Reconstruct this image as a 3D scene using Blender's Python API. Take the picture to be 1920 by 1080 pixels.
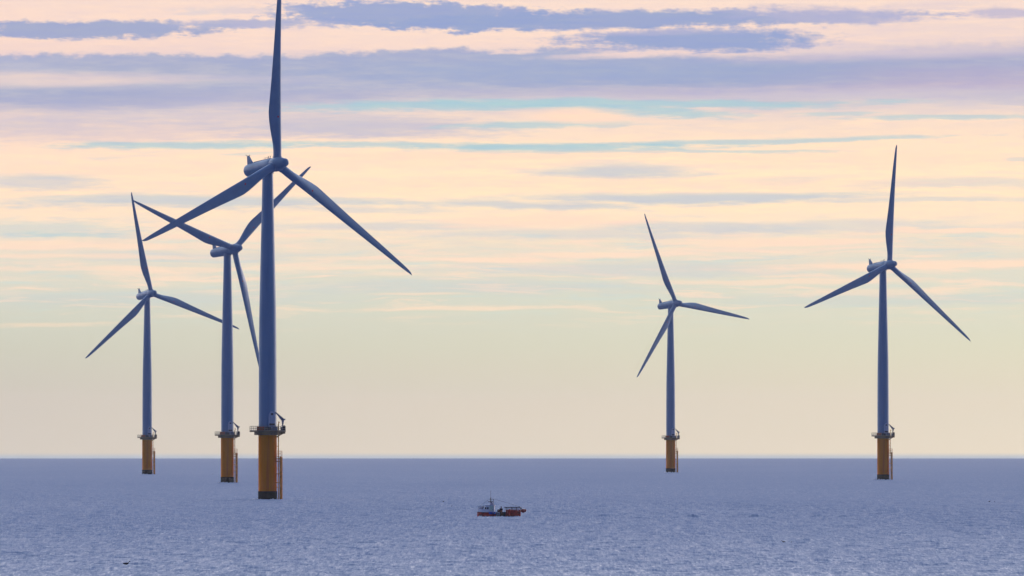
import bpy, bmesh, math, random
import numpy as np
from mathutils import Matrix, Vector

for o in list(bpy.data.objects):
    bpy.data.objects.remove(o)
S = bpy.context.scene
COL = S.collection
rad = math.radians
PI = math.pi
random.seed(7)

# ------------------------------------------------------------------ camera
F = 16889.0          # focal length in units of 1/1920 of the picture width
CAM_H = 13.85        # metres above the water
R_E = 7.43e6         # effective earth radius (with refraction): the sea really curves
cam = bpy.data.cameras.new('camera')
cam.sensor_width = 36.0
cam.lens = 36.0 * F / 1920.0
cam.clip_start = 1.0
cam.clip_end = 90000.0
co = bpy.data.objects.new('camera', cam)
COL.objects.link(co)
co.location = (0, 0, CAM_H)
co.rotation_euler = (PI / 2 + math.atan((826.9 - 540) / F), 0, 0)
S.camera = co
S.view_settings.view_transform = 'Standard'
S.view_settings.look = 'None'
S.view_settings.exposure = 0.0
S.view_settings.gamma = 1.0

SUN_EL, SUN_AZ = rad(5.0), rad(46.0)      # low, to the right and a little beyond the turbines

# ------------------------------------------------------------------ node helpers
def lin(c):
    r = []
    for v in c[:3]:
        v = v / 255.0
        r.append(v / 12.92 if v <= 0.04045 else ((v + 0.055) / 1.055) ** 2.4)
    return (r[0], r[1], r[2], 1.0)

class NT:
    def __init__(s, tree):
        s.t = tree; s.n = tree.nodes; s.l = tree.links
    def new(s, kind, **kw):
        n = s.n.new(kind)
        for k, v in kw.items(): setattr(n, k, v)
        return n
    def put(s, sock, v):
        if hasattr(v, 'is_linked') or isinstance(v, bpy.types.NodeSocket): s.l.new(v, sock)
        else: sock.default_value = v
    def math(s, op, a, b=0.0, c=None, clamp=False):
        n = s.new('ShaderNodeMath', operation=op, use_clamp=clamp)
        s.put(n.inputs[0], a); s.put(n.inputs[1], b)
        if c is not None: s.put(n.inputs[2], c)
        return n.outputs[0]
    def vmath(s, op, a, b=None):
        n = s.new('ShaderNodeVectorMath', operation=op)
        s.put(n.inputs[0], a)
        if b is not None: s.put(n.inputs[1], b)
        return n.outputs['Value'] if op in ('LENGTH', 'DOT_PRODUCT') else n.outputs[0]
    def comb(s, x, y, z=0.0):
        n = s.new('ShaderNodeCombineXYZ')
        s.put(n.inputs[0], x); s.put(n.inputs[1], y); s.put(n.inputs[2], z)
        return n.outputs[0]
    def noise(s, vec, scale=1.0, detail=3.0, rough=0.55, dist=0.0, color=False):
        n = s.new('ShaderNodeTexNoise')
        s.put(n.inputs['Vector'], vec)
        n.inputs['Scale'].default_value = scale
        n.inputs['Detail'].default_value = detail
        n.inputs['Roughness'].default_value = rough
        n.inputs['Distortion'].default_value = dist
        return n.outputs['Color'] if color else n.outputs[0]
    def maprange(s, v, a, b, c=0.0, d=1.0, smooth=True):
        n = s.new('ShaderNodeMapRange', interpolation_type='SMOOTHSTEP' if smooth else 'LINEAR', clamp=True)
        s.put(n.inputs[0], v)
        for i, q in enumerate((a, b, c, d)): s.put(n.inputs[1 + i], q)
        return n.outputs[0]
    def mix(s, f, a, b, mode='MIX'):
        n = s.new('ShaderNodeMix', data_type='RGBA', blend_type=mode, clamp_factor=True)
        s.put(n.inputs[0], f); s.put(n.inputs[6], a); s.put(n.inputs[7], b)
        return n.outputs[2]
    def ramp(s, v, stops):
        n = s.new('ShaderNodeValToRGB')
        e = n.color_ramp.elements
        while len(e) > 1: e.remove(e[-1])
        e[0].position = stops[0][0]; e[0].color = stops[0][1]
        for p, c in stops[1:]:
            q = e.new(p); q.color = c
        s.put(n.inputs[0], v)
        return n.outputs[0]

# ------------------------------------------------------------------ world: dusk sky with banded cloud
W = bpy.data.worlds.new('World'); S.world = W; W.use_nodes = True
W.node_tree.nodes.clear()
w = NT(W.node_tree)
tc = w.new('ShaderNodeTexCoord')
D = w.vmath('NORMALIZE', tc.outputs['Generated'])
sep = w.new('ShaderNodeSeparateXYZ'); w.put(sep.inputs[0], D)
dx, dy, dz = sep.outputs
el = w.math('ARCSINE', dz)
az = w.math('ARCTAN2', dx, dy)
# angular chart of the sky: U grows to the right, V downwards, 1 unit = 1/16889 rad
U = w.math('MULTIPLY_ADD', az, F, 960.0)
V = w.math('MULTIPLY_ADD', el, -F, 826.9)
nA = w.noise(w.comb(w.math('DIVIDE', U, 520.0), w.math('DIVIDE', V, 75.0), 3.1), 1.0, 3, .5)      # broad undulation
nB = w.noise(w.comb(w.math('DIVIDE', U, 105.0), w.math('DIVIDE', V, 13.0), 9.7), 1.0, 6, .64)      # thin streaks
nC = w.noise(w.comb(w.math('DIVIDE', U, 34.0), w.math('DIVIDE', V, 17.0), 1.3), 1.0, 5, .62)      # lumpy edges
mot = w.noise(w.comb(w.math('DIVIDE', U, 85.0), w.math('DIVIDE', V, 10.0), 22.0), 1.0, 6, .70)      # fibres
m0 = w.math('SUBTRACT', mot, 0.5)
a0 = w.math('SUBTRACT', nA, 0.5); b0 = w.math('SUBTRACT', nB, 0.5); c0 = w.math('SUBTRACT', nC, 0.5)
V1 = w.math('MULTIPLY_ADD', a0, 46.0, V)
V1 = w.math('MULTIPLY_ADD', b0, 14.0, V1)
t = w.maprange(V1, -60.0, 880.0, 0, 1, False)
def P(v): return (v + 60.0) / 940.0
base = w.ramp(t, [(P(-60), lin((228, 207, 202))), (P(0), lin((241, 216, 203))), (P(30), lin((244, 218, 203))),
    (P(85), lin((240, 214, 202))), (P(110), lin((222, 203, 205))), (P(200), lin((214, 203, 205))),
    (P(225), lin((238, 216, 200))), (P(262), lin((250, 224, 196))), (P(300), lin((253, 228, 196))),
    (P(365), lin((253, 228, 194))), (P(420), lin((247, 224, 196))), (P(458), lin((231, 217, 197))),
    (P(500), lin((221, 215, 199))), (P(560), lin((211, 213, 200))), (P(640), lin((211, 211, 196))),
    (P(720), lin((212, 209, 192))), (P(790), lin((217, 209, 190))), (P(848), lin((221, 209, 189)))])
# left greyer, right warmer near the horizon
side = w.maprange(U, 0.0, 1920.0, 0, 1, False)
low = w.maprange(V, 430.0, 760.0)
tint = w.mix(side, (0.84, 0.81, 0.86, 1), (1.08, 1.01, 0.95, 1))
tint = w.mix(low, (1, 1, 1, 1), tint)
col = w.mix(1.0, base, tint, 'MULTIPLY')
pinkL = w.math('MULTIPLY', w.maprange(U, 900.0, -200.0), w.maprange(V, 620.0, 200.0))
col = w.mix(w.math('MULTIPLY', pinkL, .35), col, lin((238, 207, 198)))

# general streaks between the bank and the clear band
zone = w.math('MULTIPLY', w.maprange(V, 150.0, 240.0), w.maprange(V, 640.0, 380.0))
gs = w.noise(w.comb(w.math('DIVIDE', U, 300.0), w.math('DIVIDE', V1, 21.0), 5.5), 1.0, 5, .62)
gt = w.noise(w.comb(w.math('DIVIDE', U, 420.0), w.math('DIVIDE', V1, 26.0), 15.5), 1.0, 5, .6)
g1 = w.math('MULTIPLY', w.maprange(gs, .53, .72), zone)
g2 = w.math('MULTIPLY', w.maprange(gt, .52, .70), zone)
col = w.mix(w.math('MULTIPLY', g1, .55), col, lin((216, 211, 206)))
col = w.mix(w.math('MULTIPLY', g2, .75), col, lin((255, 226, 196)))
g3 = w.math('MULTIPLY', w.maprange(gs, .47, .33), w.math('MULTIPLY', w.maprange(V, 380.0, 450.0), w.maprange(V, 620.0, 500.0)))
col = w.mix(w.math('MULTIPLY', g3, .5), col, lin((248, 219, 196)))

wz = w.math('MULTIPLY', w.maprange(V, 390.0, 450.0), w.maprange(V, 640.0, 540.0))
gu = w.noise(w.comb(w.math('DIVIDE', U, 210.0), w.math('DIVIDE', V1, 15.0), 41.0), 1.0, 6, .62)
col = w.mix(w.math('MULTIPLY', w.math('MULTIPLY', w.maprange(gu, .50, .66), wz), .75), col, lin((246, 218, 196)))
col = w.mix(w.math('MULTIPLY', w.math('MULTIPLY', w.maprange(gu, .46, .34), wz), .55), col, lin((200, 212, 209)))
P0 = P3 = w.comb(w.math('MULTIPLY_ADD', b0, 60.0, U), w.math('MULTIPLY_ADD', a0, 26.0, w.math('MULTIPLY_ADD', m0, 9.0, V)), 0.0)
nfeat = 0
LAV, TEAL, GRB, PEA = (147, 162, 203), (164, 201, 211), (190, 199, 208), (250, 219, 194)
def feat(cu, cv, hw, hh, colr, alpha, slope=0.0, soft=.45, kind='b', k=1.2):
    """one cloud or clear streak at its own place in the sky"""
    global col, P3, nfeat
    nfeat += 1
    if nfeat % 4 == 0:      # keeps the node chain in order so that few values are alive at once
        q = w.new('ShaderNodeVectorMath', operation='MULTIPLY_ADD')
        w.put(q.inputs[0], col); q.inputs[1].default_value = (1e-7, 1e-7, 1e-7); w.put(q.inputs[2], P0)
        P3 = q.outputs[0]
    m = w.new('ShaderNodeMapping', vector_type='TEXTURE')
    w.put(m.inputs['Vector'], P3)
    m.inputs['Location'].default_value = (cu, cv, 0)
    m.inputs['Rotation'].default_value = (0, 0, math.atan(slope))
    m.inputs['Scale'].default_value = (hw, hh, 1)
    L = w.vmath('LENGTH', m.outputs[0])
    L = w.math('MULTIPLY_ADD', {'a': a0, 'b': b0, 'c': c0}[kind], k, L)
    L = w.math('MULTIPLY_ADD', m0, .9, L)
    f = w.maprange(L, 1.0 + soft, 1.0 - soft, 0.0, alpha)
    col = w.mix(f, col, lin(colr))

# the wide lavender bank
xs = w.maprange(U, -400.0, 2320.0, 0, 1, False)
fc = w.new('ShaderNodeFloatCurve'); w.put(fc.inputs['Value'], xs)
cv = fc.mapping.curves[0]
pts = [(-400, 112), (0, 103), (260, 100), (500, 103), (640, 97), (800, 90), (960, 93), (1060, 88), (1180, 100),
       (1400, 104), (1600, 92), (1760, 82), (1920, 78), (2320, 84)]
def FP(p): return ((p[0] + 400) / 2720.0, p[1] / 200.0)
cv.points[0].location = FP(pts[0]); cv.points[1].location = FP(pts[-1])
for p in pts[1:-1]: cv.points.new(*FP(p))
fc.mapping.update()
top = w.math('MULTIPLY', fc.outputs[0], 200.0)
tv = w.math('SUBTRACT', V, top)
tv = w.math('MULTIPLY_ADD', c0, 34.0, tv)
sf = w.maprange(U, 1200.0, 1550.0, 1.0, 3.4)
mT = w.maprange(tv, w.math('MULTIPLY', sf, -4.0), w.math('MULTIPLY', sf, 9.0))
mB = w.maprange(w.math('MULTIPLY_ADD', a0, 60.0, w.math('MULTIPLY_ADD', b0, 18.0, V)), 216.0, 168.0)
bank = w.math('MULTIPLY', mT, mB)
bankc = w.mix(side, lin((160, 171, 199)), lin((164, 166, 198)))
bankc = w.mix(w.math('MULTIPLY', w.maprange(nA, .42, .62), .8), bankc, lin((176, 181, 204)))
bankc = w.mix(w.math('MULTIPLY', w.maprange(mot, .40, .64), .45), bankc, lin((187, 188, 206)))
bankc = w.mix(w.math('MULTIPLY', w.maprange(tv, 30.0, 4.0), .6), bankc, lin((154, 166, 203)))
col = w.mix(w.math('MULTIPLY', bank, .93), col, bankc)
feat(120, 150, 230, 12, (226, 207, 203), .8, .0, .6)
feat(420, 146, 200, 8, (198, 192, 206), .6, .02, .7)
feat(1500, 168, 480, 9, (202, 188, 203), .65, -.012, .7)
feat(1650, 104, 260, 9, (205, 192, 206), .6, -.03, .7)
feat(200, 243, 330, 22, (207, 194, 203), .6, .0, .7)
feat(760, 200, 500, 10, (206, 197, 207), .5, .01, .7)
feat(1760, 60, 260, 22, (228, 208, 205), .6, .0, .7)
feat(380, 24, 46, 5, (214, 203, 208), .6, .0, .5, 'c', 1.6)
feat(610, 44, 60, 6, (236, 214, 204), .7, .3, .6, 'c', 1.4)
feat(330, 186, 420, 18, (158, 166, 201), .7, .0, .7)
feat(1420, 136, 620, 24, (147, 163, 201), .8, -.01, .8)
feat(980, 128, 420, 26, (155, 170, 204), .6, 0, .8)
feat(1350, 172, 400, 10, (180, 180, 205), .5, 0, .7)
feat(1500, 88, 300, 12, (214, 200, 207), .6, .02, .8)
feat(1180, 103, 130, 5, (240, 214, 205), .7, -.03, .7, 'c')
feat(1840, 150, 260, 26, (182, 170, 198), .55, 0, .8)
# upper banks
feat(780, 28, 270, 25, LAV, .95, .02, .22, 'c', 1.5)
feat(1180, 37, 480, 17, (145, 161, 203), .95, -.012, .3, 'c', 1.5)
feat(1560, 30, 170, 17, (176, 176, 206), .85, .03, .5, 'c', 1.6)
feat(150, 57, 265, 17, (152, 164, 201), .95, .0, .25, 'c', 1.5)
feat(470, 47, 150, 9, (170, 174, 205), .9, .0, .4, 'c', 1.6)
feat(440, 18, 90, 7, (214, 202, 208), .6, .0, .6, 'c', 1.6)
feat(1290, 76, 230, 20, (142, 160, 204), .95, .0, .35, 'c', 1.3)
feat(1240, 62, 120, 6, (176, 176, 206), .6, .0, .5, 'c', 1.6)
feat(1880, 29, 60, 10, (182, 178, 205), .8, .0, .5, 'c', 1.6)
feat(1760, 12, 120, 8, (216, 200, 206), .5, .0, .6, 'c', 1.6)
feat(960, 98, 40, 4, (244, 216, 204), .6, .0, .5, 'c', 1.4)
# grey under the bank
feat(670, 238, 230, 17, (188, 188, 206), .8, .0, .6)
feat(430, 215, 330, 16, (203, 196, 205), .6, .0, .7)
feat(60, 232, 170, 20, (200, 193, 204), .55, .0, .8)
feat(1500, 182, 500, 9, (205, 196, 206), .6, -.015, .7)
# clear teal gaps
for a in ((830, 202, 270, 8, .9, -.01), (1180, 196, 420, 8, .95, .0), (1240, 212, 140, 9, .9, .03), (1020, 235, 170, 6, .85, -.02),
          (370, 270, 240, 7, .9, .0), (720, 268, 260, 6, .8, .01), (1060, 273, 260, 9, .95, .0), (1420, 262, 330, 5, .8, -.02),
          (1240, 283, 330, 4, .75, .0), (1780, 222, 170, 4, .7, .0), (1560, 215, 70, 3, .6, .0), (470, 288, 60, 3, .5, -.04),
          (1905, 300, 22, 4, .7, .0), (60, 428, 170, 17, .5, .0), (130, 443, 120, 5, .6, .0), (360, 378, 330, 10, .32, .0)):
    feat(a[0], a[1], a[2], a[3], TEAL, a[4] * .85, a[5], .55, 'b', 2.3)
for a in ((1150, 325, 150, 13, .8, .0), (1330, 369, 330, 9, .85, -.01), (380, 380, 330, 12, .7, .0), (70, 343, 120, 14, .6, .0),
          (960, 386, 200, 6, .7, .02), (1130, 385, 60, 4, .6, .0), (1800, 345, 180, 9, .45, .0), (1500, 335, 120, 5, .3, .0),
          (1720, 378, 220, 5, .5, .0), (730, 425, 250, 7, .5, .0), (1050, 440, 260, 8, .4, .0), (1300, 425, 200, 9, .5, .0),
          (1560, 425, 300, 12, .45, .0), (1200, 505, 330, 12, .4, .0), (880, 540, 330, 14, .35, .0), (350, 480, 200, 10, .3, .0),
          (1700, 560, 300, 12, .3, .0), (700, 395, 130, 5, .4, .0), (250, 560, 330, 16, .3, .0)):
    feat(a[0], a[1], a[2], a[3], GRB, a[4], a[5], .6, 'b', 1.3)
# low peach streaks
for a in ((1010, 415, 180, 13, .9), (940, 487, 150, 6, .9), (1130, 477, 210, 5, .8), (1470, 455, 185, 9, .9), (1815, 434, 100, 4, .95),
          (1700, 432, 30, 6, .8), (1690, 502, 260, 8, .85), (1820, 502, 130, 5, .7), (1500, 527, 230, 5, .6), (90, 462, 220, 8, .8),
          (130, 482, 240, 5, .6), (870, 579, 170, 4, .6), (790, 555, 80, 3, .5), (100, 608, 110, 4, .4), (430, 442, 160, 5, .8),
          (640, 352, 330, 14, .5), (1250, 345, 420, 12, .5), (1650, 300, 300, 16, .5), (760, 305, 300, 16, .5), (1100, 225, 80, 9, .8),
          (900, 290, 400, 8, .6), (230, 318, 260, 10, .55), (1640, 545, 220, 5, .4), (250, 505, 260, 4, .5), (1080, 215, 90, 9, .8)):
    feat(a[0], a[1], a[2], a[3], PEA, a[4], -.004, .6, 'b', 2.0)

# inner mottling of the cloud, then the glow of the low sky (it is seen through haze)
mo = w.math('MULTIPLY', w.maprange(V, 600.0, 360.0), .20)
mf = w.math('MULTIPLY_ADD', w.math('SUBTRACT', mot, .5), mo, 1.0)
gl = w.ramp(w.maprange(V, 0.0, 1000.0, 0, 1, False), [(0.0, (.545, .535, .525, 1)), (.3, (.555, .53, .52, 1)), (.48, (.55, .545, .53, 1)),
    (.65, (.555, .558, .494, 1)), (.75, (.575, .552, .492, 1)), (.845, (.56, .57, .528, 1)), (1.0, (.585, .59, .56, 1))])
col = w.vmath('MULTIPLY', w.vmath('MULTIPLY', col, w.comb(2.0, 2.0, 2.0)), gl)
mb = w.math('MULTIPLY_ADD', w.math('SUBTRACT', mot, .5), w.math('MULTIPLY', mo, -.5), 1.0)
col = w.vmath('MULTIPLY', col, w.comb(w.math('POWER', mf, 1.3), mf, mb))
# cool mist lying on the horizon
col = w.mix(w.math('MULTIPLY', w.maprange(V, 847.0, 860.0), .92), col, (.38, .46, .57, 1))

# the sky outside this low band: higher up lavender cloud over Nishita blue, dim blue dusk behind
eld = w.math('MULTIPLY', el, 57.29578)
up = w.maprange(eld, 2.7, 7.0)
front = w.maprange(dy, -0.25, 0.65)
big = w.noise(w.vmath('MULTIPLY', D, (2.0, 2.0, 9.0)), 2.2, 4, .6)
upc = w.ramp(w.maprange(eld, 0.0, 90.0, 0, 1, False), [(0.0, (.95, .82, .82, 1)), (.06, (1.0, .95, 1.0, 1)), (.14, (.98, 1.0, 1.0, 1)),
    (.30, (.74, .92, 1.0, 1)), (.6, (.32, .50, .78, 1)), (1.0, (.12, .22, .42, 1))])
upc = w.vmath('MULTIPLY', upc, w.comb(2.55, 2.5, 2.75))
upc = w.mix(w.maprange(big, .35, .65), upc, w.mix(1.0, upc, (1.25, 1.12, 1.05, 1), 'MULTIPLY'))
rearc = w.ramp(w.maprange(eld, 0.0, 90.0, 0, 1, False), [(0.0, (.12, .165, .36, 1)), (.3, (.13, .195, .45, 1)), (1.0, (.115, .195, .46, 1))])
col = w.mix(up, col, upc)
col = w.mix(front, rearc, col)
sky = w.new('ShaderNodeTexSky', sky_type='NISHITA', sun_disc=False, sun_elevation=SUN_EL, sun_rotation=SUN_AZ)
sky.altitude = 10; sky.dust_density = 1.5
bgN = w.new('ShaderNodeBackground'); w.put(bgN.inputs[0], sky.outputs[0]); bgN.inputs[1].default_value = 0.06
bgC = w.new('ShaderNodeBackground'); w.put(bgC.inputs[0], col); bgC.inputs[1].default_value = 1.0
cover = w.math('SUBTRACT', 1.0, w.math('MULTIPLY', w.maprange(eld, 3.0, 20.0), .35))
ms = w.new('ShaderNodeMixShader'); w.put(ms.inputs[0], cover)
w.l.new(bgN.outputs[0], ms.inputs[1]); w.l.new(bgC.outputs[0], ms.inputs[2])
out = w.new('ShaderNodeOutputWorld'); w.l.new(ms.outputs[0], out.inputs[0])
W.cycles.sampling_method = 'MANUAL'; W.cycles.sample_map_resolution = 1024

# ------------------------------------------------------------------ sun: low, veiled by cloud
sl = bpy.data.lights.new('sun', 'SUN'); sl.energy = 0.5; sl.angle = rad(12); sl.color = (1.0, .82, .66)
so = bpy.data.objects.new('sun', sl); COL.objects.link(so)
sd = Vector((math.sin(SUN_AZ) * math.cos(SUN_EL), math.cos(SUN_AZ) * math.cos(SUN_EL), math.sin(SUN_EL)))
so.rotation_euler = sd.to_track_quat('Z', 'Y').to_euler()

# ------------------------------------------------------------------ materials
MATS = {}
def mat(name, color, rough=.5, metal=0.0, spec=.5, var=.0, vscale=.4, col2=None, streak=False):
    if name in MATS: return MATS[name]
    m = bpy.data.materials.new(name); m.use_nodes = True
    g = NT(m.node_tree); b = m.node_tree.nodes['Principled BSDF']
    b.inputs['Roughness'].default_value = rough
    b.inputs['Metallic'].default_value = metal
    b.inputs['Specular IOR Level'].default_value = spec
    c = (color[0], color[1], color[2], 1)
    if var > 0:
        tcn = g.new('ShaderNodeTexCoord')
        v = tcn.outputs['Object']
        if streak: v = g.vmath('MULTIPLY', v, (2.2, 2.2, .12))
        n = g.noise(v, vscale, 5, .6)
        c2 = col2 if col2 else tuple(x * (1 - var) for x in color)
        cc = g.mix(g.maprange(n, .42, .68), c, (c2[0], c2[1], c2[2], 1))
        g.l.new(cc, b.inputs['Base Color'])
        rr = g.maprange(n, .3, .7, rough * .85, min(1, rough * 1.2))
        g.l.new(rr, b.inputs['Roughness'])
    else:
        b.inputs['Base Color'].default_value = c
    MATS[name] = m
    return m
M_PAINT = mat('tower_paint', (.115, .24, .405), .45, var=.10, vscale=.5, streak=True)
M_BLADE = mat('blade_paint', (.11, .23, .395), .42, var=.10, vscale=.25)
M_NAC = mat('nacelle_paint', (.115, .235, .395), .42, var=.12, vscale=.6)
M_TP = mat('yellow_coating', (.80, .225, .005), .7, spec=.06, var=.25, vscale=.7, streak=True, col2=(.70, .15, .02))
M_TPD = mat('weathered_yellow_steel', (.78, .27, .03), .6, var=.4, vscale=1.5, col2=(.40, .14, .04))
M_BAND = mat('dark_growth', (.012, .015, .02), .85, spec=.15, var=.5, vscale=1.1, col2=(.028, .032, .03))
M_DECK = mat('deck_steel', (.22, .14, .07), .7, var=.4, vscale=1.2, col2=(.10, .08, .06))
M_RAIL = mat('galvanised_rail', (.26, .21, .16), .5, var=.2, vscale=1.0)
M_PANEL = mat('orange_rust_panel', (.62, .14, .035), .7, var=.4, vscale=1.2)
M_CRANE = mat('crane_paint', (.16, .20, .30), .5, var=.2, vscale=1.5)
M_DOOR = mat('door_surround_paint', (.34, .42, .56), .45, var=.1, vscale=1.0)
M_DARK = mat('dark_opening', (.02, .024, .032), .5)
M_RED = mat('red_mark', (.45, .04, .03), .5)

# ------------------------------------------------------------------ mesh helpers
def link(name, bm, m, parent=None, smooth=None, M=None):
    me = bpy.data.meshes.new(name)
    bmesh.ops.recalc_face_normals(bm, faces=bm.faces)
    bm.to_mesh(me); bm.free()
    me.materials.append(m)
    if smooth is not None:
        me.polygons.foreach_set('use_smooth', [True] * len(me.polygons))
        try: me.set_sharp_from_angle(angle=rad(smooth))
        except Exception: pass
    o = bpy.data.objects.new(name, me); COL.objects.link(o)
    if parent: o.parent = parent
    if M is not None: o.matrix_local = M
    return o
def tag(o, label=None, cat=None, group=None, kind=None):
    if label: o['label'] = label
    if cat: o['category'] = cat
    if group: o['group'] = group
    if kind: o['kind'] = kind
    return o
def empty(name, loc, rz=0):
    o = bpy.data.objects.new(name, None); COL.objects.link(o)
    o.location = loc; o.rotation_euler = (0, 0, rz); o.empty_display_size = 1
    return o
def box(bm, x0, x1, y0, y1, z0, z1, M=None):
    vs = [Vector(p) for p in ((x0, y0, z0), (x1, y0, z0), (x1, y1, z0), (x0, y1, z0), (x0, y0, z1), (x1, y0, z1), (x1, y1, z1), (x0, y1, z1))]
    if M is not None: vs = [M @ v for v in vs]
    v = [bm.verts.new(p) for p in vs]
    for f in ((0, 3, 2, 1), (4, 5, 6, 7), (0, 1, 5, 4), (1, 2, 6, 5), (2, 3, 7, 6), (3, 0, 4, 7)): bm.faces.new([v[i] for i in f])
def rings(bm, rr, close0=True, close1=True):
    prev = None; first = None
    for r in rr:
        cur = [bm.verts.new(p) for p in r]
        if prev:
            n = len(cur)
            for i in range(n): bm.faces.new((prev[i], prev[(i + 1) % n], cur[(i + 1) % n], cur[i]))
        else: first = cur
        prev = cur
    if close0: bm.faces.new(first[::-1])
    if close1: bm.faces.new(prev)
def lathe_z(bm, prof, n=40, cx=0, cy=0):
    rings(bm, [[Vector((cx + r * math.cos(2 * PI * i / n), cy + r * math.sin(2 * PI * i / n), z)) for i in range(n)] for r, z in prof])
def lathe_y(bm, prof, n=36, sx=1, sz=1, cz=0):
    rings(bm, [[Vector((r * sx * math.cos(2 * PI * i / n), y, cz + r * sz * math.sin(2 * PI * i / n))) for i in range(n)] for r, y in prof])
def tube(bm, a, b, r0, r1=None, n=8):
    a, b = Vector(a), Vector(b); r1 = r0 if r1 is None else r1
    d = (b - a).normalized()
    u = d.orthogonal().normalized(); v = d.cross(u)
    rings(bm, [[a + (u * math.cos(2 * PI * i / n) + v * math.sin(2 * PI * i / n)) * r0 for i in range(n)],
               [b + (u * math.cos(2 * PI * i / n) + v * math.sin(2 * PI * i / n)) * r1 for i in range(n)]])
def prism(bm, poly, z0, z1, s0=1.0):
    rings(bm, [[Vector((x * s0, y * s0, z0)) for x, y in poly], [Vector((x, y, z1)) for x, y in poly]])
def sea_z(x, y): return -(x * x + y * y) / (2 * R_E)

# ------------------------------------------------------------------ sea: one curved sheet with real waves
def build_sea():
    rs = [0.0, 12, 60, 150, 300, 500, 640, 740, 800, 840]
    r = 860.0
    while r < 5200:
        rs.append(r); r += 0.40 * (r / 900.0) ** 1.3
    while r < 26000:
        rs.append(r); r *= 1.006
    rs = np.array(rs)
    half = rad(4.1)
    dense = np.linspace(-half, half, 860)
    coarse = np.linspace(half, 2 * PI - half, 64)[1:-1]
    an = np.concatenate([dense, coarse])
    nr, na = len(rs), len(an)
    Rr, A = np.meshgrid(rs[1:], an, indexing='ij')
    rng = np.random.default_rng(3)
    jit = np.zeros_like(Rr)
    X = Rr * np.sin(A); Y = Rr * np.cos(A)
    Z = np.zeros_like(X)
    lat = np.maximum(0.40 * (Rr / 900.0) ** 1.3, Rr * (dense[1] - dense[0]))
    lat = np.where((np.abs(A) > half + 1e-6), 1e9, lat)
    lat = np.where(Rr < 850, 1e9, lat)
    unres = np.zeros_like(X)
    nw = 64
    wind = rad(250)
    for i in range(nw):
        lam = 0.9 * (8.0 / 0.9) ** (i / (nw - 1.0)) * rng.uniform(.93, 1.07)
        th = wind + rng.normal(0, .62)
        kx, ky = math.cos(th) * 2 * PI / lam, math.sin(th) * 2 * PI / lam
        slope = 0.026 * (lam / 2.5) ** -0.25
        amp = slope * lam / (2 * PI)
        ph = kx * X + ky * Y + rng.uniform(0, 2 * PI)
        wgt = np.clip((lam / lat - 2.0) / 1.5, 0, 1)
        s = np.sin(ph)
        unres += (1 - wgt) * (slope * 1.32) ** 2 / 2
        Z += amp * wgt * (s + .18 * np.cos(2 * ph))
    # gusts: patches with taller and with calmer chop
    g = np.zeros_like(X)
    for i in range(10):
        lam = rng.uniform(60, 420); th = rng.uniform(0, 2 * PI)
        g += np.sin((math.cos(th) * X + math.sin(th) * Y * .35) * 2 * PI / lam + rng.uniform(0, 7))
    Z *= 1.0 + .05 * g
    # old wake astern of the boat
    wk = np.exp(-((Y - 1662 - 2.5 * np.sin(X * .11)) / 1.7) ** 2) * np.clip((X - 3) / 4, 0, 1) * np.clip((76 - X) / 20, 0, 1)
    Z += wk * .26 * np.clip(.5 + .8 * np.sin(X * .45) + .6 * np.sin(X * 1.13 + 1) + .5 * np.sin(X * 2.7), 0, 2)
    Z += -(X * X + Y * Y) / (2 * R_E)
    co_ = np.empty(((nr - 1) * na + 1, 3), np.float32)
    co_[0] = (0, 0, 0)
    co_[1:, 0] = X.ravel(); co_[1:, 1] = Y.ravel(); co_[1:, 2] = Z.ravel()
    idx = 1 + np.arange((nr - 1) * na).reshape(nr - 1, na)
    a = idx[:-1, :]; b = idx[1:, :]
    a2 = np.roll(a, -1, 1); b2 = np.roll(b, -1, 1)
    quads = np.stack([a, a2, b2, b], -1).reshape(-1, 4)[:, ::-1]
    tri = np.stack([np.zeros(na, int), np.roll(idx[0], -1), idx[0]], -1)[:, ::-1][:, ::-1]
    tri = np.stack([np.zeros(na, int), idx[0], np.roll(idx[0], -1)], -1)[:, [0, 2, 1]]
    me = bpy.data.meshes.new('sea')
    me.vertices.add(len(co_)); me.vertices.foreach_set('co', co_.ravel())
    nq, nt = len(quads), len(tri)
    me.loops.add(nq * 4 + nt * 3)
    me.loops.foreach_set('vertex_index', np.concatenate([quads.ravel(), tri.ravel()]).astype(np.int32))
    me.polygons.add(nq + nt)
    me.polygons.foreach_set('loop_start', np.concatenate([np.arange(nq) * 4, nq * 4 + np.arange(nt) * 3]).astype(np.int32))
    me.polygons.foreach_set('use_smooth', np.ones(nq + nt, bool))
    me.update(calc_edges=True)
    at = me.attributes.new('ripple', 'FLOAT', 'POINT')   # slope of the waves too small for the mesh here
    at.data.foreach_set('value', np.concatenate([[.2], np.sqrt(unres).ravel()]).astype(np.float32))
    print('sea verts', len(co_), 'normal z', me.polygons[1000].normal.z)
    m = bpy.data.materials.new('sea_water'); m.use_nodes = True
    gN = NT(m.node_tree); bs = m.node_tree.nodes['Principled BSDF']
    bs.inputs['Base Color'].default_value = (.10, .165, .30, 1)
    bs.inputs['IOR'].default_value = 1.333
    bs.inputs['Specular IOR Level'].default_value = .5
    geo = gN.new('ShaderNodeNewGeometry')
    pos = geo.outputs['Position']
    # ripples too small for the mesh: slightly tilted normals, and patches of smoother and rougher water
    def nz(sx, sy, k, det=2, rg=.6): return gN.noise(gN.vmath('ADD', gN.vmath('MULTIPLY', pos, (sx, sy, 0)), (k, k, k)), 1.0, det, rg)
    na_ = gN.noise(gN.vmath('MULTIPLY', pos, (2.6, .25, 0)), 1.0, 3, .7, color=True)
    va = gN.vmath('MULTIPLY', gN.vmath('SUBTRACT', na_, (.5, .5, .5)), (.30, .30, 0))
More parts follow.
